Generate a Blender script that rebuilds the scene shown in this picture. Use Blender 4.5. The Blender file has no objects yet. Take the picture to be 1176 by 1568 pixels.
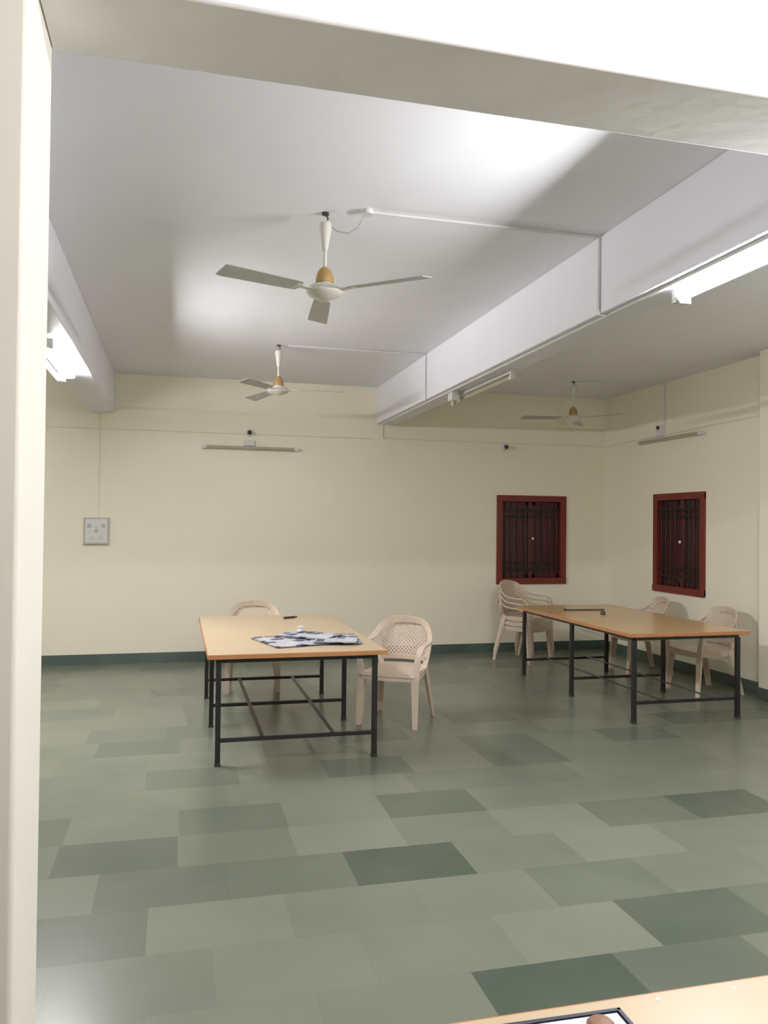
import bpy, math, random
from mathutils import Vector, Matrix
random.seed(7)
S = bpy.context.scene

# ------------------------------------------------------------------ materials
def lin(c):
    return tuple((((v/255.0)/12.92) if v/255.0 <= 0.04045 else (((v/255.0)+0.055)/1.055)**2.4) for v in c) + (1.0,)

def mat(name, rgb, rough=0.5, metal=0.0, noise=0.0, nscale=3.0, bump=0.0, bscale=60.0, spec=0.5, coat=0.0):
    m = bpy.data.materials.new(name); m.use_nodes = True
    nt = m.node_tree; b = nt.nodes['Principled BSDF']
    b.inputs['Base Color'].default_value = lin(rgb)
    b.inputs['Roughness'].default_value = rough
    b.inputs['Metallic'].default_value = metal
    b.inputs['Specular IOR Level'].default_value = spec
    b.inputs['Coat Weight'].default_value = coat
    tc = nt.nodes.new('ShaderNodeTexCoord')
    if noise > 0:
        n = nt.nodes.new('ShaderNodeTexNoise'); n.inputs['Scale'].default_value = nscale
        n.inputs['Detail'].default_value = 5
        r = nt.nodes.new('ShaderNodeValToRGB')
        c = lin(rgb)
        r.color_ramp.elements[0].position = 0.3; r.color_ramp.elements[1].position = 0.7
        r.color_ramp.elements[0].color = tuple(x*(1-noise) for x in c[:3]) + (1,)
        r.color_ramp.elements[1].color = tuple(min(1, x*(1+noise*0.5)) for x in c[:3]) + (1,)
        nt.links.new(tc.outputs['Object'], n.inputs['Vector'])
        nt.links.new(n.outputs['Fac'], r.inputs['Fac'])
        nt.links.new(r.outputs['Color'], b.inputs['Base Color'])
    if bump > 0:
        n2 = nt.nodes.new('ShaderNodeTexNoise'); n2.inputs['Scale'].default_value = bscale
        bp = nt.nodes.new('ShaderNodeBump'); bp.inputs['Strength'].default_value = bump
        bp.inputs['Distance'].default_value = 0.01
        nt.links.new(tc.outputs['Object'], n2.inputs['Vector'])
        nt.links.new(n2.outputs['Fac'], bp.inputs['Height'])
        nt.links.new(bp.outputs['Normal'], b.inputs['Normal'])
    return m

def emis(name, rgb, strength):
    m = bpy.data.materials.new(name); m.use_nodes = True
    nt = m.node_tree; b = nt.nodes['Principled BSDF']
    b.inputs['Base Color'].default_value = (0.9, 0.9, 0.9, 1)
    b.inputs['Emission Color'].default_value = lin(rgb)
    b.inputs['Emission Strength'].default_value = strength
    return m

M_wall = mat('cream_wall_paint', (241, 234, 211), 0.6, noise=0.02, nscale=1.5, bump=0.03, bscale=25, spec=0.3)
M_part = mat('white_wall_paint', (244, 240, 228), 0.6, noise=0.03, nscale=2.0, bump=0.06, bscale=14, spec=0.3)
M_ceil = mat('white_ceiling_paint', (238, 237, 241), 0.7, noise=0.03, nscale=1.2, bump=0.03, bscale=12, spec=0.2)
M_beam = mat('beam_paint', (236, 235, 242), 0.65, noise=0.03, nscale=1.5, bump=0.04, bscale=14, spec=0.2)
M_lintel = mat('lintel_plaster', (239, 238, 238), 0.7, noise=0.06, nscale=4, bump=0.12, bscale=14, spec=0.2)
M_skirt = mat('green_stone_skirting', (76, 90, 84), 0.3, noise=0.2, nscale=3)
M_steel = mat('black_painted_steel', (24, 22, 24), 0.42, metal=0.2)
M_steel2 = mat('worn_steel_bar', (62, 62, 62), 0.45, metal=0.4)
M_lam = mat('beech_laminate', (200, 176, 141), 0.35, noise=0.05, nscale=2.0)
M_lam2 = mat('orange_laminate', (208, 170, 122), 0.25, noise=0.06, nscale=2.0, spec=0.5)
M_edge = mat('wood_edging', (186, 124, 74), 0.4, noise=0.1, nscale=8)
M_plastic = mat('beige_plastic', (212, 192, 172), 0.35, noise=0.03, nscale=4)
M_fan = mat('fan_cream_enamel', (210, 206, 194), 0.3)
M_blade = mat('fan_blade_dusty', (170, 170, 162), 0.4, noise=0.1, nscale=6)
M_gold = mat('fan_gold_band', (180, 146, 90), 0.3, metal=0.5)
M_conduit = mat('pvc_conduit', (214, 212, 210), 0.5)
M_wconduit = mat('painted_conduit', (236, 229, 208), 0.6)
M_dark = mat('dark_bakelite', (46, 40, 36), 0.4)
M_white = mat('white_enamel', (215, 215, 212), 0.35)
M_dusty = mat('dusty_tube_glass', (168, 160, 140), 0.3)
M_red = mat('red_oxide_frame', (108, 30, 20), 0.45, noise=0.1, nscale=6)
M_maroon = mat('maroon_shutter', (76, 28, 27), 0.35, noise=0.2, nscale=5)
M_grill = mat('window_grill_iron', (12, 8, 9), 0.5, metal=0.1)
M_plate = mat('switch_plate', (172, 168, 152), 0.45, noise=0.05)
M_switch = mat('switch_white', (212, 210, 200), 0.35)
M_navy = mat('navy_file_board', (28, 30, 52), 0.45)
M_paper = mat('white_paper', (225, 225, 228), 0.6)
M_tan = mat('tan_leather', (130, 88, 60), 0.5)
M_tube = emis('fluorescent_tube_lit', (252, 250, 252), 285)
M_tubeR = emis('fluorescent_tube_new', (250, 250, 254), 410)
M_tubeN = emis('fluorescent_tube_white', (252, 250, 252), 440)

def newsprint():
    m = bpy.data.materials.new('newsprint'); m.use_nodes = True
    nt = m.node_tree; b = nt.nodes['Principled BSDF']; b.inputs['Roughness'].default_value = 0.7
    tc = nt.nodes.new('ShaderNodeTexCoord')
    br = nt.nodes.new('ShaderNodeTexBrick')
    br.inputs['Scale'].default_value = 1.0
    br.inputs['Brick Width'].default_value = 0.11; br.inputs['Row Height'].default_value = 0.07
    br.inputs['Mortar Size'].default_value = 0.006
    br.inputs['Color1'].default_value = (0, 0, 0, 1); br.inputs['Color2'].default_value = (1, 1, 1, 1)
    br.inputs['Mortar'].default_value = (0.5, 0.5, 0.5, 1)
    r = nt.nodes.new('ShaderNodeValToRGB'); cr = r.color_ramp; cr.interpolation = 'CONSTANT'
    cr.elements[0].position = 0; cr.elements[0].color = lin((60, 64, 86))
    cr.elements[1].position = 0.18; cr.elements[1].color = lin((140, 92, 84))
    e = cr.elements.new(0.25); e.color = lin((190, 190, 196))
    e = cr.elements.new(0.72); e.color = lin((104, 112, 126))
    e = cr.elements.new(0.86); e.color = lin((205, 205, 208))
    wv = nt.nodes.new('ShaderNodeTexNoise'); wv.inputs['Scale'].default_value = 140
    mx = nt.nodes.new('ShaderNodeMixRGB'); mx.blend_type = 'MULTIPLY'; mx.inputs['Fac'].default_value = 0.35
    r2 = nt.nodes.new('ShaderNodeValToRGB'); r2.color_ramp.elements[0].position = 0.42; r2.color_ramp.elements[1].position = 0.52
    r2.color_ramp.elements[0].color = (0.25, 0.25, 0.28, 1)
    L = nt.links.new
    L(tc.outputs['Object'], br.inputs['Vector']); L(br.outputs['Color'], r.inputs['Fac'])
    L(tc.outputs['Object'], wv.inputs['Vector']); L(wv.outputs['Fac'], r2.inputs['Fac'])
    L(r.outputs['Color'], mx.inputs['Color1']); L(r2.outputs['Color'], mx.inputs['Color2'])
    L(mx.outputs['Color'], b.inputs['Base Color'])
    return m
M_news = newsprint()

# ------------------------------------------------------------------ mesh builder
def crom(p0, p1, p2, p3, t):
    return 0.5*((2*p1)+(-p0+p2)*t+(2*p0-5*p1+4*p2-p3)*t*t+(-p0+3*p1-3*p2+p3)*t*t*t)

class MB:
    def __init__(s):
        s.v = []; s.f = []; s.fm = []; s.mats = []
    def mi(s, m):
        if m not in s.mats: s.mats.append(m)
        return s.mats.index(m)
    def add(s, vs, fs, m):
        o = len(s.v); s.v += [tuple(x) for x in vs]; k = s.mi(m)
        for f in fs:
            s.f.append([o+i for i in f]); s.fm.append(k)
    def box(s, x0, x1, y0, y1, z0, z1, m):
        vs = [(x, y, z) for z in (z0, z1) for y in (y0, y1) for x in (x0, x1)]
        s.add(vs, [(0,2,3,1),(4,5,7,6),(0,1,5,4),(2,6,7,3),(0,4,6,2),(1,3,7,5)], m)
    def lathe(s, prof, m, c=(0,0,0), seg=28, axis='z'):
        vs = []; fs = []
        for r, z in prof:
            for i in range(seg):
                a = 2*math.pi*i/seg
                p = (r*math.cos(a), r*math.sin(a), z)
                if axis == 'y': p = (p[0], p[2], p[1])
                if axis == 'x': p = (p[2], p[0], p[1])
                vs.append((p[0]+c[0], p[1]+c[1], p[2]+c[2]))
        for j in range(len(prof)-1):
            for i in range(seg):
                k = (i+1) % seg
                fs.append((j*seg+i, j*seg+k, (j+1)*seg+k, (j+1)*seg+i))
        fs.append(tuple(range(seg))[::-1]); fs.append(tuple((len(prof)-1)*seg+i for i in range(seg)))
        s.add(vs, fs, m)
    def tube(s, pts, r, m, seg=8):
        pts = [Vector(p) for p in pts]; vs = []; fs = []
        for i, p in enumerate(pts):
            t = (pts[min(i+1, len(pts)-1)]-pts[max(i-1, 0)]).normalized()
            ref = Vector((0, 0, 1)) if abs(t.z) < 0.9 else Vector((1, 0, 0))
            a = t.cross(ref).normalized(); b = t.cross(a).normalized()
            for k in range(seg):
                an = 2*math.pi*k/seg
                vs.append(p+a*math.cos(an)*r+b*math.sin(an)*r)
        for j in range(len(pts)-1):
            for i in range(seg):
                k = (i+1) % seg
                fs.append((j*seg+i, j*seg+k, (j+1)*seg+k, (j+1)*seg+i))
        fs.append(tuple(range(seg))[::-1]); fs.append(tuple((len(pts)-1)*seg+i for i in range(seg)))
        s.add(vs, fs, m)
    def band(s, keys, m, sub=4):
        K = [(Vector(p), Vector(w).normalized(), a, t) for p, w, a, t in keys]
        out = []
        n = len(K)
        for i in range(n-1):
            k0 = K[max(i-1, 0)]; k1 = K[i]; k2 = K[i+1]; k3 = K[min(i+2, n-1)]
            for j in range(sub):
                t = j/sub
                out.append((crom(k0[0], k1[0], k2[0], k3[0], t), k1[1].lerp(k2[1], t).normalized(), k1[2]*(1-t)+k2[2]*t, k1[3]*(1-t)+k2[3]*t))
        out.append(K[-1])
        vs = []; fs = []
        for i, (p, w, a, th) in enumerate(out):
            tg = (out[min(i+1, len(out)-1)][0]-out[max(i-1, 0)][0]).normalized()
            w = (w-tg*w.dot(tg)).normalized(); nn = tg.cross(w).normalized()
            vs += [p+w*a/2+nn*th/2, p-w*a/2+nn*th/2, p-w*a/2-nn*th/2, p+w*a/2-nn*th/2]
        for j in range(len(out)-1):
            for i in range(4):
                k = (i+1) % 4
                fs.append((j*4+i, j*4+k, (j+1)*4+k, (j+1)*4+i))
        fs.append((3, 2, 1, 0)); e = (len(out)-1)*4; fs.append((e, e+1, e+2, e+3))
        s.add(vs, fs, m)
    def build(s, name, loc=(0,0,0), rz=0.0, bevel=0.0, angle=35):
        me = bpy.data.meshes.new(name); me.from_pydata(s.v, [], s.f)
        for m in s.mats: me.materials.append(m)
        for p, k in zip(me.polygons, s.fm): p.material_index = k
        me.validate(); me.update()
        import bmesh
        bm = bmesh.new(); bm.from_mesh(me); bmesh.ops.recalc_face_normals(bm, faces=bm.faces); bm.to_mesh(me); bm.free()
        me.shade_smooth(); me.set_sharp_from_angle(angle=math.radians(angle))
        o = bpy.data.objects.new(name, me); S.collection.objects.link(o)
        o.location = loc; o.rotation_euler = (0, 0, rz)
        if bevel > 0:
            b = o.modifiers.new('bevel', 'BEVEL'); b.width = bevel; b.segments = 2; b.limit_method = 'ANGLE'
        return o

def copy(o, name, loc, rz):
    c = bpy.data.objects.new(name, o.data); S.collection.objects.link(c)
    for m in o.modifiers:
        n = c.modifiers.new(m.name, m.type)
        if m.type == 'BEVEL': n.width = m.width; n.segments = m.segments; n.limit_method = 'ANGLE'
    c.location = loc; c.rotation_euler = (0, 0, rz); return c

# ------------------------------------------------------------------ room
XL, XR, YN, YF, ZC, ZB = -4.6, 5.46, -3.5, 9.54, 3.28, 2.83
T = 0.23
# floor: individual kota stone slabs, one mesh, one colour value per slab
def build_floor():
    vs = []; fs = []; vals = []
    RH = 0.38; y = 3.49-RH*20; row = 0
    dark = [(1.08, 3.68, .95), (1.41, 2.55, .95), (2.13, 2.9, .8), (3.04, 3.9, .85), (1.61, 4.45, .7), (0.5, 3.68, .5),
            (-0.05, 3.68, .55), (-0.35, 4.05, .7), (2.45, 4.05, .5), (1.75, 3.3, .45), (2.6, 5.2, .6), (0.1, 5.2, .5), (3.3, 5.6, .6),
            (2.2, 6.3, .6)]
    light = [(1.0, 4.05, .02), (0.2, 3.3, .08), (2.2, 3.68, .05), (1.7, 2.9, .08), (0.6, 2.9, .15), (1.9, 4.05, .1),
             (0.2, 2.55, .15), (0.75, 2.55, .2), (-0.3, 2.9, .25), (1.2, 2.9, .2)]
    while y < YF:
        y0 = max(y, YN); y1 = min(y+RH, YF)
        if y1 > y0:
            off = random.random()*0.56
            if abs(y-3.49) < 0.05: off = (0.80-XL) % 0.56
            x = XL-0.56+off
            while x < XR:
                w = 0.56
                x0 = max(x, XL); x1 = min(x+w, XR)
                if x1 > x0+1e-4:
                    r = random.random()
                    v = 0.18+0.25*r if r < 0.7 else 0.33+0.3*random.random()
                    for lst in (dark, light):
                        for (cx, cy, cv) in lst:
                            if x0 <= cx < x1 and y0 <= cy < y1: v = cv
                    o = len(vs)
                    vs += [(x0, y0, 0), (x1, y0, 0), (x1, y1, 0), (x0, y1, 0)]
                    fs.append((o, o+1, o+2, o+3)); vals.append(v)
                x += w
        y += RH; row += 1
    me = bpy.data.meshes.new('floor'); me.from_pydata(vs, [], fs)
    ca = me.color_attributes.new('slab', 'FLOAT_COLOR', 'CORNER')
    for p in me.polygons:
        for li in p.loop_indices:
            c = vals[p.index]; ca.data[li].color = (c, c, c, 1)
    uv = me.uv_layers.new(name='slab_uv')
    for p in me.polygons:
        for li, q in zip(p.loop_indices, ((0,0),(1,0),(1,1),(0,1))): uv.data[li].uv = q
    o = bpy.data.objects.new('floor', me); S.collection.objects.link(o)
    m = bpy.data.materials.new('kota_stone'); m.use_nodes = True; nt = m.node_tree; L = nt.links.new
    b = nt.nodes['Principled BSDF']
    at = nt.nodes.new('ShaderNodeAttribute'); at.attribute_name = 'slab'
    tc = nt.nodes.new('ShaderNodeTexCoord')
    n = nt.nodes.new('ShaderNodeTexNoise'); n.inputs['Scale'].default_value = 1.7; n.inputs['Detail'].default_value = 3; n.inputs['Roughness'].default_value = 0.45
    L(tc.outputs['Object'], n.inputs['Vector'])
    ma = nt.nodes.new('ShaderNodeMath'); ma.operation = 'MULTIPLY_ADD'; ma.inputs[1].default_value = 0.5; ma.inputs[2].default_value = -0.25
    L(n.outputs['Fac'], ma.inputs[0])
    ad = nt.nodes.new('ShaderNodeMath'); ad.operation = 'ADD'; ad.use_clamp = True
    L(ma.outputs[0], ad.inputs[0]); L(at.outputs['Fac'], ad.inputs[1])
    r = nt.nodes.new('ShaderNodeValToRGB')
    r.color_ramp.elements[0].color = lin((122, 126, 110)); r.color_ramp.elements[1].color = lin((66, 79, 67))
    e = r.color_ramp.elements.new(0.45); e.color = lin((100, 107, 93))
    L(ad.outputs[0], r.inputs['Fac'])
    # thin joints from slab uv
    sp = nt.nodes.new('ShaderNodeSeparateXYZ'); L(tc.outputs['UV'], sp.inputs[0])
    def edge(sock, wd):
        a = nt.nodes.new('ShaderNodeMath'); a.operation = 'PINGPONG'; a.inputs[1].default_value = 0.5; L(sock, a.inputs[0])
        c = nt.nodes.new('ShaderNodeMath'); c.operation = 'LESS_THAN'; c.inputs[1].default_value = wd; L(a.outputs[0], c.inputs[0]); return c
    e1 = edge(sp.outputs['X'], 0.003); e2 = edge(sp.outputs['Y'], 0.0045)
    mxm = nt.nodes.new('ShaderNodeMath'); mxm.operation = 'MAXIMUM'; L(e1.outputs[0], mxm.inputs[0]); L(e2.outputs[0], mxm.inputs[1])
    sc = nt.nodes.new('ShaderNodeMath'); sc.operation = 'MULTIPLY'; sc.inputs[1].default_value = 0.25; L(mxm.outputs[0], sc.inputs[0])
    mx = nt.nodes.new('ShaderNodeMixRGB'); mx.inputs['Color2'].default_value = lin((84, 92, 80))
    L(sc.outputs[0], mx.inputs['Fac']); L(r.outputs['Color'], mx.inputs['Color1']); L(mx.outputs['Color'], b.inputs['Base Color'])
    b.inputs['Roughness'].default_value = 0.27
    b.inputs['Specular IOR Level'].default_value = 0.4
    me.materials.append(m)
build_floor()

b = MB(); b.box(XL-T, XR+T, YN-T, YF+T, ZC, ZC+0.15, M_ceil); b.build('ceiling')
# far wall with window opening
WX0, WX1, WZ0, WZ1 = 3.94, 4.88, 0.87, 1.98
b = MB()
b.box(XL-T, WX0, YF, YF+T, 0, ZC, M_wall); b.box(WX1, XR+T, YF, YF+T, 0, ZC, M_wall)
b.box(WX0, WX1, YF, YF+T, 0, WZ0, M_wall); b.box(WX0, WX1, YF, YF+T, WZ1, ZC, M_wall)
b.build('wall_far')
RY0, RY1 = 7.46, 8.39
b = MB()
b.box(XR, XR+T, YN, RY0, 0, ZC, M_wall); b.box(XR, XR+T, RY1, YF, 0, ZC, M_wall)
b.box(XR, XR+T, RY0, RY1, 0, WZ0, M_wall); b.box(XR, XR+T, RY0, RY1, WZ1, ZC, M_wall)
b.build('wall_right')
b = MB(); b.box(XL-T, XL, YN, YF, 0, ZC, M_wall); b.build('wall_left')
b = MB(); b.box(XL-T, XR+T, YN-T, YN, 0, ZC, M_wall); b.build('wall_back')
PX = -0.335
b = MB(); b.box(XL, PX, 1.9, 2.24, 0, ZC, M_part); b.build('wall_partition', bevel=0.012)
b = MB(); b.box(PX, XR, 1.93, 2.24, ZB, ZC, M_lintel); b.build('lintel_beam', bevel=0.01)
b = MB(); b.box(2.34, 2.60, 2.24, YF, ZB, ZC, M_beam); b.build('ceiling_beam', bevel=0.008)
b = MB(); b.box(-0.97, -0.71, 2.24, YF, ZB, ZC, M_beam); b.build('ceiling_beam.001', bevel=0.008)
b = MB(); b.box(5.30, XR, 6.05, 6.45, 0, ZC, M_wall); b.build('wall_column', bevel=0.008)
# baseboards
BH = 0.115
b = MB(); b.box(XL, XR, YF-0.012, YF, 0, BH, M_skirt); b.build('baseboard_far')
b = MB(); b.box(XR-0.012, XR, 6.45, YF-0.012, 0, BH, M_skirt); b.box(XR-0.012, XR, 2.3, 6.05, 0, BH, M_skirt)
b.box(5.288, 5.30, 6.038, 6.462, 0, BH, M_skirt); b.box(5.30, XR, 6.45, 6.462, 0, BH, M_skirt); b.box(5.30, XR, 6.038, 6.05, 0, BH, M_skirt)
b.build('baseboard_right')
b = MB(); b.box(XL, XL+0.012, 2.24, YF-0.012, 0, BH, M_skirt); b.build('baseboard_left')

# windows
def window(name, loc, rz, W, H):
    b = MB(); w = W/2; F = 0.065
    b.box(-w-0.012, -w+F, -0.022, 0.10, 0, H, M_red); b.box(w-F, w+0.012, -0.022, 0.10, 0, H, M_red)
    b.box(-w-0.012, w+0.012, -0.024, 0.10, H-F, H+0.012, M_red); b.box(-w-0.012, w+0.012, -0.03, 0.10, -0.012, F, M_red)
    b.box(-0.03, 0.03, 0.035, 0.10, F, H-F, M_maroon)
    for sx in (-1, 1):
        a0, a1 = sorted((sx*0.035, sx*(w-F)))
        b.box(a0, a0+0.035, 0.045, 0.09, F, H-F, M_maroon); b.box(a1-0.035, a1, 0.045, 0.09, F, H-F, M_maroon)
        b.box(a0, a1, 0.045, 0.09, F, F+0.05, M_maroon); b.box(a0, a1, 0.045, 0.09, H-F-0.05, H-F, M_maroon)
        b.box(a0, a1, 0.055, 0.11, F, H-F, M_maroon)
        n = 4
        for i in range(n):
            x = a0+(a1-a0)*(i+0.5)/n
            b.tube([(x, 0.015, F), (x, 0.015, H-F)], 0.010, M_grill)
    for z in (F+0.11, F+0.19, H-F-0.11, H-F-0.19):
        b.box(-w+F, w-F, 0.002, 0.010, z-0.011, z+0.011, M_grill)
    b.lathe([(0.014, 0), (0.014, 0.03)], M_white, (0.02, 0.0, H*0.5), 12)
    return b.build(name, loc, rz, bevel=0.003)
window('window_1', ((WX0+WX1)/2, YF, WZ0), 0, WX1-WX0, WZ1-WZ0)
window('window_2', (XR, (RY0+RY1)/2, WZ0), -math.pi/2, RY1-RY0, WZ1-WZ0)

# conduits
def conduit(name, paths, r=0.009, m=None):
    b = MB()
    for p in paths: b.tube(p, r, m or M_conduit)
    b.build(name)
conduit('trim_1', [[(-4.5, YF-0.008, 2.65), (2.30, YF-0.008, 2.65)], [(-0.86, YF-0.008, 2.83), (-0.86, YF-0.008, 1.64)]], 0.007, M_wconduit)
conduit('trim_2', [[(2.42, YF-0.008, 2.66), (XR-0.01, YF-0.008, 2.66)], [(2.42, YF-0.008, 2.83), (2.42, YF-0.008, 2.66)], [(XR-0.008, YF-0.01, 2.66), (XR-0.008, 6.46, 2.70)]], 0.008, M_wconduit)
b = MB()
b.tube([(0.98, 4.16, ZC-0.01), (2.33, 4.16, ZC-0.01), (2.33, 4.16, ZB-0.01), (2.39, 4.16, ZB-0.01)], 0.009, M_conduit)
b.lathe([(0.03, -0.025), (0.03, 0)], M_conduit, (0.96, 4.16, ZC), 16)
b.tube([(2.385, 2.3, ZB-0.01), (2.385, 9.4, ZB-0.01)], 0.009, M_conduit)
b.build('trim_3')
conduit('trim_4', [[(0.98, 7.5, ZC-0.01), (2.33, 7.5, ZC-0.01), (2.33, 7.5, ZB-0.01)]])
conduit('trim_5', [[(4.45, 8.45, ZC-0.01), (XR-0.01, 8.2, ZC-0.01), (XR-0.01, 8.2, 2.70)]])

# ------------------------------------------------------------------ tube lights
def tube_light(name, c, length, along, lit, batten=(0.0, 0.035)):
    """tube centred on c along 'x' or 'y'; batten offset (horizontal, up)"""
    b = MB(); h = length/2; mt = lit if lit else M_dusty
    bo, bu = batten; R = 0.018
    # local: tube along x
    b.lathe([(R, -h+0.02), (R, h-0.02)], mt, (0, 0, 0), 16, 'x')
    for sx in (-1, 1):
        b.lathe([(R+.001, sx*(h-0.045)), (R+.001, sx*(h-0.015))] if sx > 0 else [(R+.001, -h+0.015), (R+.001, -h+0.045)], M_white, (0, 0, 0), 16, 'x')
        x0, x1 = sorted((sx*(h-0.018), sx*(h+0.008)))
        b.box(x0, x1, min(-0.018, bo-0.018), max(0.018, bo+0.018), min(-0.018, bu-0.02), max(bu, 0.018), M_white)
    b.box(-h-0.01, h+0.01, bo-0.02, bo+0.02, bu-0.014, bu+0.014, M_white)
    rz = 0 if along == 'x' else math.pi/2
    return b.build(name, c, rz, bevel=0.002)
# right beam (lit) and its dead neighbour
tube_light('tube_light', (2.455, 2.99, 2.766), 1.22, 'y', M_tubeR, (-0.06, 0.045))
tube_light('tube_light.001', (2.53, 6.45, 2.77), 1.22, 'y', None, (0.0, 0.045))
# left beam pair (lit)
tube_light('tube_light.002', (-0.835, 6.3, 2.768), 1.22, 'y', M_tube, (0.045, 0.045))
tube_light('tube_light.003', (-0.96, 6.45, 2.768), 1.22, 'y', M_tube, (-0.035, 0.045))
# near room ceiling
tube_light('ceiling_tube_light', (1.3, 0.3, 3.2), 1.22, 'x', M_tubeN, (0.0, 0.065))
# dead wall fixtures
tube_light('wall_tube_light', (0.82, YF-0.062, 2.48), 1.1, 'x', None, (0.04, 0.0))
tube_light('side_wall_tube_light', (XR-0.062, 8.06, 2.62), 1.22, 'y', None, (-0.04, 0.0))
# small holders
def lamp_holder(name, loc, rz=0, boxed=True):
    b = MB()
    b.lathe([(0.045, 0), (0.045, -0.012), (0.024, -0.016), (0.026, -0.06), (0.018, -0.065)], M_white, (0, 0, 0), 20, 'y')
    b.lathe([(0.02, -0.062), (0.028, -0.075), (0.024, -0.10), (0.008, -0.115)], M_dark, (0, 0, 0), 16, 'y')
    if boxed: b.box(-0.06, 0.06, -0.04, 0, -0.15, -0.09, M_white)
    return b.build(name, loc, rz, bevel=0.002)
lamp_holder('lamp_holder', (0.80, YF-0.001, 2.66))
lamp_holder('bulb_socket', (4.02, YF-0.001, 2.60), 0, False)
b = MB(); b.box(-0.05, 0, -0.05, 0.05, -0.1, 0.03, M_white); b.box(-0.075, -0.05, -0.015, 0.015, -0.02, 0.02, M_dark); b.build('choke_box', (XR-0.001, 8.25, 2.76), 0, bevel=0.003)
b = MB(); b.box(-0.035, 0.035, -0.06, 0.06, -0.09, 0, M_white); b.lathe([(0.02, -0.14), (0.024, -0.09)], M_dusty, (0, 0.0, 0.0), 14); b.build('junction_box', (2.43, 6.95, ZB), 0, bevel=0.003)

# switchboard
b = MB()
b.box(-0.135, 0.135, -0.035, 0, -0.15, 0.15, M_plate)
b.box(-0.118, 0.118, -0.040, -0.034, -0.133, 0.133, M_conduit)
for i in range(2):
    for j in range(3):
        x = -0.075+j*0.075
        z = 0.06-i*0.055
        b.box(x-0.018, x+0.018, -0.050, -0.038, z-0.018, z+0.018, M_switch if (i+j) % 2 else M_plate)
for x in (-0.05, 0.05):
    b.lathe([(0.03, -0.046), (0.03, -0.038)], M_switch, (x, 0, -0.075), 18, 'y')
    for dx, dz in ((0, 0.012), (-0.01, -0.008), (0.01, -0.008)):
        b.lathe([(0.004, -0.0475), (0.004, -0.04)], M_dark, (x+dx, 0, -0.075+dz), 8, 'y')
b.build('electrical_switchboard', (-0.88, YF, 1.495), 0, bevel=0.002)

# ------------------------------------------------------------------ ceiling fans
def fan(name, loc, angles, wire=False):
    b = MB()
    b.lathe([(0.02, -0.012), (0.02, 0)], M_dark, seg=16)
    b.tube([(0, 0, -0.01), (0.015, 0, -0.03), (0, 0, -0.055)], 0.005, M_dark)
    b.lathe([(0.010, -0.05), (0.030, -0.055), (0.036, -0.075), (0.031, -0.11), (0.022, -0.16), (0.015, -0.205), (0.010, -0.21)], M_fan)
    b.lathe([(0.010, -0.33), (0.010, -0.2)], M_fan, seg=12)
    b.lathe([(0.012, -0.295), (0.028, -0.305), (0.042, -0.33), (0.050, -0.365), (0.050, -0.382), (0.03, -0.385)], M_gold)
    b.lathe([(0.04, -0.38), (0.042, -0.393), (0.085, -0.402), (0.098, -0.417), (0.098, -0.437), (0.084, -0.452), (0.046, -0.464), (0.03, -0.471), (0.006, -0.473)], M_fan)
    for a in angles:
        a = math.radians(a); d = Vector((math.cos(a), math.sin(a), 0)); p = Vector((-math.sin(a), math.cos(a), 0))
        wv = p*math.cos(0.2)+Vector((0, 0, math.sin(0.2)))
        z = Vector((0, 0, -0.428))
        b.band([(d*0.08+z, p, 0.05, 0.006), (d*0.13+z, p, 0.035, 0.006), (d*0.19+z, wv, 0.06, 0.006)], M_fan)
        b.band([(d*0.16+z, wv, 0.075, 0.004), (d*0.20+z, wv, 0.095, 0.004), (d*0.40+z+Vector((0,0,-0.004)), wv, 0.11, 0.004), (d*0.59+z+Vector((0,0,-0.008)), wv, 0.12, 0.004), (d*0.62+z+Vector((0,0,-0.008)), wv, 0.105, 0.004)], M_blade)
    if wire:
        b.tube([(0.02, 0, -0.06), (0.06, -0.02, -0.10), (0.12, -0.03, -0.11), (0.17, -0.04, -0.08), (0.20, -0.06, -0.02)], 0.004, M_blade)
    return b.build(name, loc)
fan('ceiling_fan', (0.75, 4.26, ZC), (84, 205, -44), True)
fan('ceiling_fan.001', (0.90, 7.55, ZC), (-14, 110, 234))
fan('ceiling_fan.002', (4.42, 8.45, ZC), (176, 56, -62))

# ------------------------------------------------------------------ tables
def table(name, loc, W, L, rz=0, lam=M_lam, legx=0.1):
    b = MB(); w = W/2; l = L/2; Z = 0.74; s = 0.017
    b.box(-w, w, -l, l, Z-0.03, Z-0.002, M_edge)
    b.box(-w+0.006, w-0.006, -l+0.006, l-0.006, Z-0.002, Z, lam)
    lx = w-legx; ly = l-0.07
    # angle-iron frame under top
    for x in (-lx, lx): b.box(x-s, x+s, -ly, ly, Z-0.062, Z-0.03, M_steel)
    for y in (-ly, 0, ly):
        b.box(-lx, lx, y-s, y+s, Z-0.062, Z-0.03, M_steel)
        b.box(-lx, lx, y-0.012, y+0.012, 0.155, 0.18, M_steel)
        for x in (-lx, lx):
            b.box(x-s, x+s, y-s, y+s, 0.012, Z-0.06, M_steel)
            b.box(x-s-0.003, x+s+0.003, y-s-0.003, y+s+0.003, 0, 0.018, M_dark)
    for x in (-0.24, 0.24): b.box(x-0.014, x+0.014, -ly, ly, 0.18, 0.186, M_steel2)
    return b.build(name, loc, rz, bevel=0.002)
table('reading_table', (0.805, 6.455, 0), 1.21, 2.23, legx=0.075)
table('reading_table.001', (4.11, 6.92, 0), 1.13, 2.28, 0, M_lam2, legx=0.075)
table('reading_table.002', (1.30, 0.735, 0), 1.19, 2.3, math.pi/2)

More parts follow.
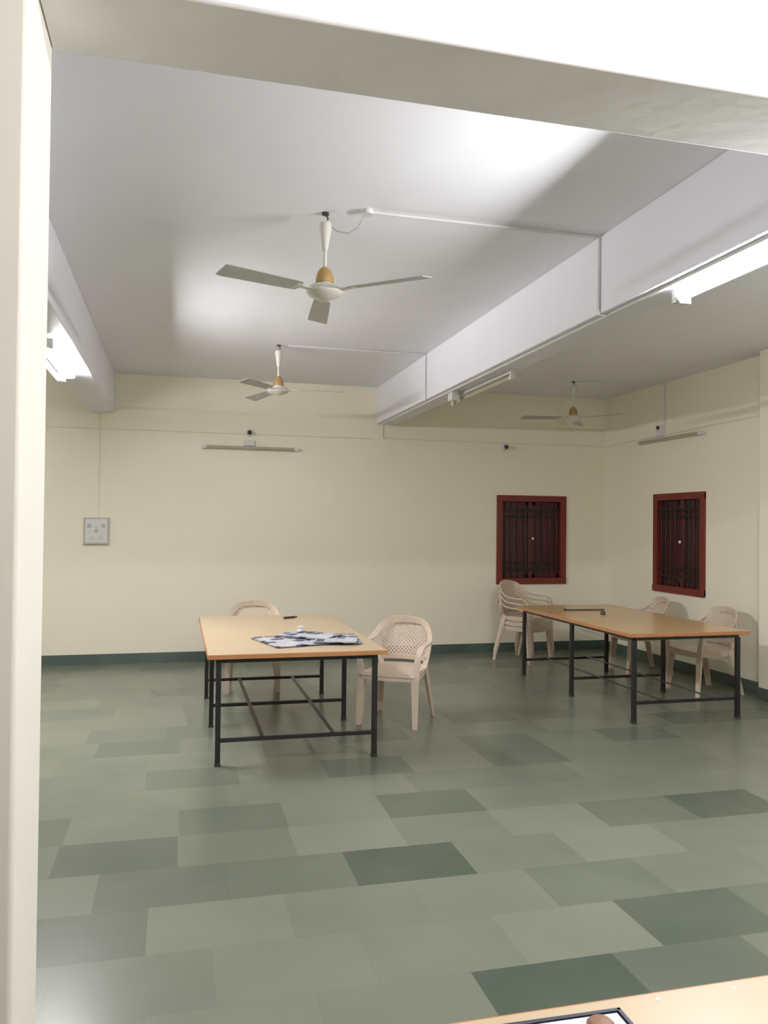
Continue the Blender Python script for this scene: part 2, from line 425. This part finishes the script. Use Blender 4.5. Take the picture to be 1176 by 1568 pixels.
# ------------------------------------------------------------------ chairs
def make_chair(name, loc, rz):
    b = MB(); P = M_plastic
    for sx in (-1, 1):
        def k(x, y, z, wx, wy, wz, w, t=0.008): return ((sx*x, y, z), (sx*wx, wy, wz), w, t)
        # front leg + arm + top rim
        b.band([k(.255,-.255,0,1,.15,0,.042), k(.25,-.24,.2,1,.15,0,.056), k(.245,-.225,.40,1,.1,0,.07), k(.258,-.22,.52,1,.1,0,.055),
                k(.272,-.205,.60,1,0,.1,.05,.012), k(.28,-.15,.645,1,0,.1,.052,.014), k(.283,-.04,.655,1,0,.05,.056,.014), k(.278,.08,.665,1,0,.15,.052,.014),
                k(.258,.17,.70,.8,0,.6,.05,.014), k(.222,.235,.765,.5,-.1,.85,.052,.014), k(.14,.285,.81,.15,-.25,1,.056,.014), k(0,.30,.825,0,-.28,1,.058,.014)], P, 5)
        b.band([k(.236,-.232,0,0,1,0,.04), k(.226,-.21,.2,0,1,0,.05), k(.214,-.19,.42,0,1,0,.065)], P, 3)
        # rear leg (angle section)
        b.band([k(.25,.30,0,1,-.2,0,.036), k(.225,.245,.22,1,-.2,0,.046), k(.2,.19,.44,1,-.2,0,.06)], P, 4)
        b.band([k(.266,.285,0,0,1,0,.036), k(.244,.23,.22,0,1,0,.046), k(.226,.17,.44,0,1,0,.06)], P, 4)
        # back stile
        b.band([k(.2,.185,.42,1,-.3,0,.05,.010), k(.222,.205,.52,1,-.4,0,.05,.010), k(.238,.215,.62,1,-.5,0,.045,.010), k(.236,.225,.72,1,-.6,0,.04,.010)], P, 4)
        # side skirt under seat
        b.band([k(.238,-.20,.41,0,0,1,.05), k(.24,0,.40,0,0,1,.045), k(.212,.18,.41,0,0,1,.05)], P, 4)
    b.band([((-.235,-.232,.405),(0,0,1),.055,.008), ((0,-.255,.405),(0,0,1),.06,.008), ((.235,-.232,.405),(0,0,1),.055,.008)], P, 6)
    b.band([((-.21,.19,.425),(0,0,1),.06,.008), ((0,.235,.425),(0,0,1),.06,.008), ((.21,.19,.425),(0,0,1),.06,.008)], P, 5)
    # back lower rail
    b.band([((-.21,.195,.50),(0,-.2,1),.035,.010), ((0,.245,.50),(0,-.2,1),.035,.010), ((.21,.195,.50),(0,-.2,1),.035,.010)], P, 5)
    # seat shell
    n = 14; vs = []; fs = []
    for side in (0, 1):
        for j in range(n+1):
            for i in range(n+1):
                u = -1+2*i/n; v = -1+2*j/n
                hw = 0.245-0.03*(v+1)/2
                x = u*hw; y = -0.02+v*0.225-0.02*(1-u*u)*(1 if v < 0 else -1)*abs(v)
                z = 0.432-0.018*(1-u*u)*(1-v*v)-(0.012 if v < -0.9 else 0)
                vs.append((x, y, z-side*0.010))
    N = (n+1)**2
    for j in range(n):
        for i in range(n):
            a = j*(n+1)+i; q = (a, a+1, a+n+2, a+n+1)
            fs.append(q); fs.append(tuple(N+t for t in q[::-1]))
    for i in range(n):
        for (a, c) in ((i, i+1), (n*(n+1)+i, n*(n+1)+i+1), (i*(n+1), (i+1)*(n+1)), (i*(n+1)+n, (i+1)*(n+1)+n)):
            fs.append((a, c, c+N, a+N))
    b.add(vs, fs, P)
    # lattice back
    def bp(x, z):
        hw = 0.235
        return Vector((x, 0.182+(z-.42)*0.27+0.052*(1-(x/hw)**2)-0.004, z))
    def inside(x, z):
        top = 0.80-0.10*(abs(x)/0.235)**3
        return 0.505 <= z <= top and abs(x) <= 0.20+0.03*min(1, (z-.42)/.15)
    st = 0.034
    for sgn in (1, -1):
        for kk in range(-16, 17):
            c = kk*st; seg = []
            for q in range(0, 41):
                z = 0.505+q*0.0075; x = c+sgn*(z-0.65)
                if inside(x, z): seg.append((x, z))
            if len(seg) >= 3:
                seg = seg[::3]+[seg[-1]] if (len(seg)-1) % 3 else seg[::3]
                keys = [(bp(x, z), Vector((1, 0, -sgn)), 0.014, 0.006) for x, z in seg]
                if len(keys) >= 2: b.band(keys, P, 1)
    b.v = [(x*0.93, y*0.95, z*0.97) for x, y, z in b.v]
    return b.build(name, loc, rz, angle=40)
ch = make_chair('plastic_chair', (0.73, 7.90, 0), math.radians(-6))
def face(dx, dy): return math.atan2(dx, -dy)
copy(ch, 'plastic_chair.001', (1.75, 6.36, 0), face(-.55, -.83))
copy(ch, 'plastic_chair.002', (4.99, 6.86, 0), face(-1, -.05))
copy(ch, 'plastic_chair.003', (4.98, 7.95, 0), face(-1, .12))
for i in range(3):
    a = face(.5, -.85)
    copy(ch, 'stacked_plastic_chair' if i == 0 else 'stacked_plastic_chair.%03d' % i, (4.03+0.004*i, 8.88, 0.058*i), a+0.03*i)

# ------------------------------------------------------------------ small things
def sheet(name, loc, rz, W, L, amp=0.004, mt=M_news, layers=3, seed=1):
    rr = random.Random(seed); b = MB(); nx, ny = 12, 12
    for q in range(layers):
        dx, dy, da = rr.uniform(-.012, .012), rr.uniform(-.012, .012), rr.uniform(-.04, .04)
        vs = []
        for side in (0, 1):
            for j in range(ny+1):
                for i in range(nx+1):
                    x = (i/nx-.5)*W; y = (j/ny-.5)*L
                    z = 0.0015+q*0.003+amp*(0.5+0.5*math.sin(x*19+seed+q)*math.cos(y*15+seed*2)) + (0.006 if abs(x) < W/nx*0.6 else 0)
                    xr = x*math.cos(da)-y*math.sin(da)+dx; yr = x*math.sin(da)+y*math.cos(da)+dy
                    vs.append((xr, yr, z-side*0.001))
        N = (nx+1)*(ny+1); fs = []
        for j in range(ny):
            for i in range(nx):
                a = j*(nx+1)+i; f = (a, a+1, a+nx+2, a+nx+1)
                fs.append(f); fs.append(tuple(N+t for t in f[::-1]))
        b.add(vs, fs, mt)
    return b.build(name, loc, rz)
sheet('newspaper', (0.80, 5.84, 0.741), 0.25, 0.38, 0.52, seed=1)
sheet('newspaper.001', (1.14, 5.88, 0.742), -0.12, 0.34, 0.50, seed=5)
sheet('newspaper.002', (0.96, 6.02, 0.755), 0.9, 0.30, 0.42, seed=9)
sheet('newspaper.003', (1.12, 5.74, 0.757), 1.3, 0.26, 0.30, seed=13, layers=2)
# crumpled paper
b = MB(); b.lathe([(0.010, 0), (0.026, 0.004), (0.020, 0.018), (0.028, 0.034), (0.012, 0.038), (0.008, 0.025)], M_paper, seg=7); b.build('crumpled_paper', (0.93, 6.17, 0.772))
b = MB(); b.lathe([(0.004, -0.075), (0.010, -0.07), (0.010, 0.05), (0.007, 0.055), (0.006, 0.075)], M_dark, (0, 0, 0.010), 12, 'x'); b.build('marker_pen', (1.0, 7.28, 0.74), 0.5)
b = MB(); b.box(-0.22, 0.22, -0.012, 0.012, 0, 0.012, M_dark); b.lathe([(0.012, 0), (0.012, 0.02)], M_dark, (-0.21, 0, 0), 12); b.build('wooden_scale', (4.06, 7.5, 0.74), -0.06, bevel=0.002)
b = MB(); b.lathe([(0.022, 0), (0.026, 0.008), (0.02, 0.03), (0.01, 0.036)], M_dark, seg=16); b.box(0.02, 0.07, -0.01, 0.01, 0, 0.01, M_white); b.build('rubber_stamp', (4.06, 7.12, 0.74), 0.4, bevel=0.001)
# brass edge studs on the near table
b = MB()
for x in (0.86, 1.02, 1.2): b.lathe([(0.0045, 0), (0.0035, 0.001)], M_white, (x, 0, 0), 12)
b.build('table_edge_studs', (0, 1.305, 0.74))
# clipboard / file on near table
b = MB()
b.box(-0.17, 0.17, -0.24, 0.0, 0, 0.006, M_navy)
b.box(-0.17, 0.17, -0.008, 0, 0.006, 0.010, M_navy); b.box(0.162, 0.17, -0.24, 0, 0.006, 0.010, M_navy); b.box(-0.17, -0.162, -0.24, 0, 0.006, 0.010, M_navy)
b.box(-0.158, 0.158, -0.235, -0.012, 0.006, 0.009, M_paper)
b.build('document_file', (0.60, 1.288, 0.7405), -0.02, bevel=0.001)
b = MB(); b.lathe([(0.006, 0), (0.022, 0.004), (0.024, 0.010), (0.018, 0.016), (0.004, 0.018)], M_tan, seg=20); b.build('wooden_paperweight', (0.705, 1.235, 0.7497))

# ------------------------------------------------------------------ world
w = bpy.data.worlds.new('night'); S.world = w; w.use_nodes = True
w.node_tree.nodes['Background'].inputs['Color'].default_value = (0.01, 0.012, 0.02, 1)
w.node_tree.nodes['Background'].inputs['Strength'].default_value = 0.3

# ------------------------------------------------------------------ camera
cam = bpy.data.cameras.new('camera'); co = bpy.data.objects.new('camera', cam); S.collection.objects.link(co)
cam.sensor_fit = 'VERTICAL'; cam.sensor_height = 36; cam.lens = 36*1230/1568; cam.clip_start = 0.05
yaw, pitch, roll = math.radians(14.4), math.radians(0.9), math.radians(0.6)
f = Vector((math.sin(yaw)*math.cos(pitch), math.cos(yaw)*math.cos(pitch), math.sin(pitch)))
r0 = Vector((math.cos(yaw), -math.sin(yaw), 0)); u0 = r0.cross(f)
r = r0*math.cos(roll)+u0*math.sin(roll); u = -r0*math.sin(roll)+u0*math.cos(roll)
m = Matrix((r, u, -f)).transposed().to_4x4(); m.translation = Vector((0, 0, 1.6))
co.matrix_world = m
S.camera = co
S.view_settings.view_transform = 'Standard'
S.view_settings.look = 'None'
S.view_settings.exposure = 0.0
S.view_settings.gamma = 1.12
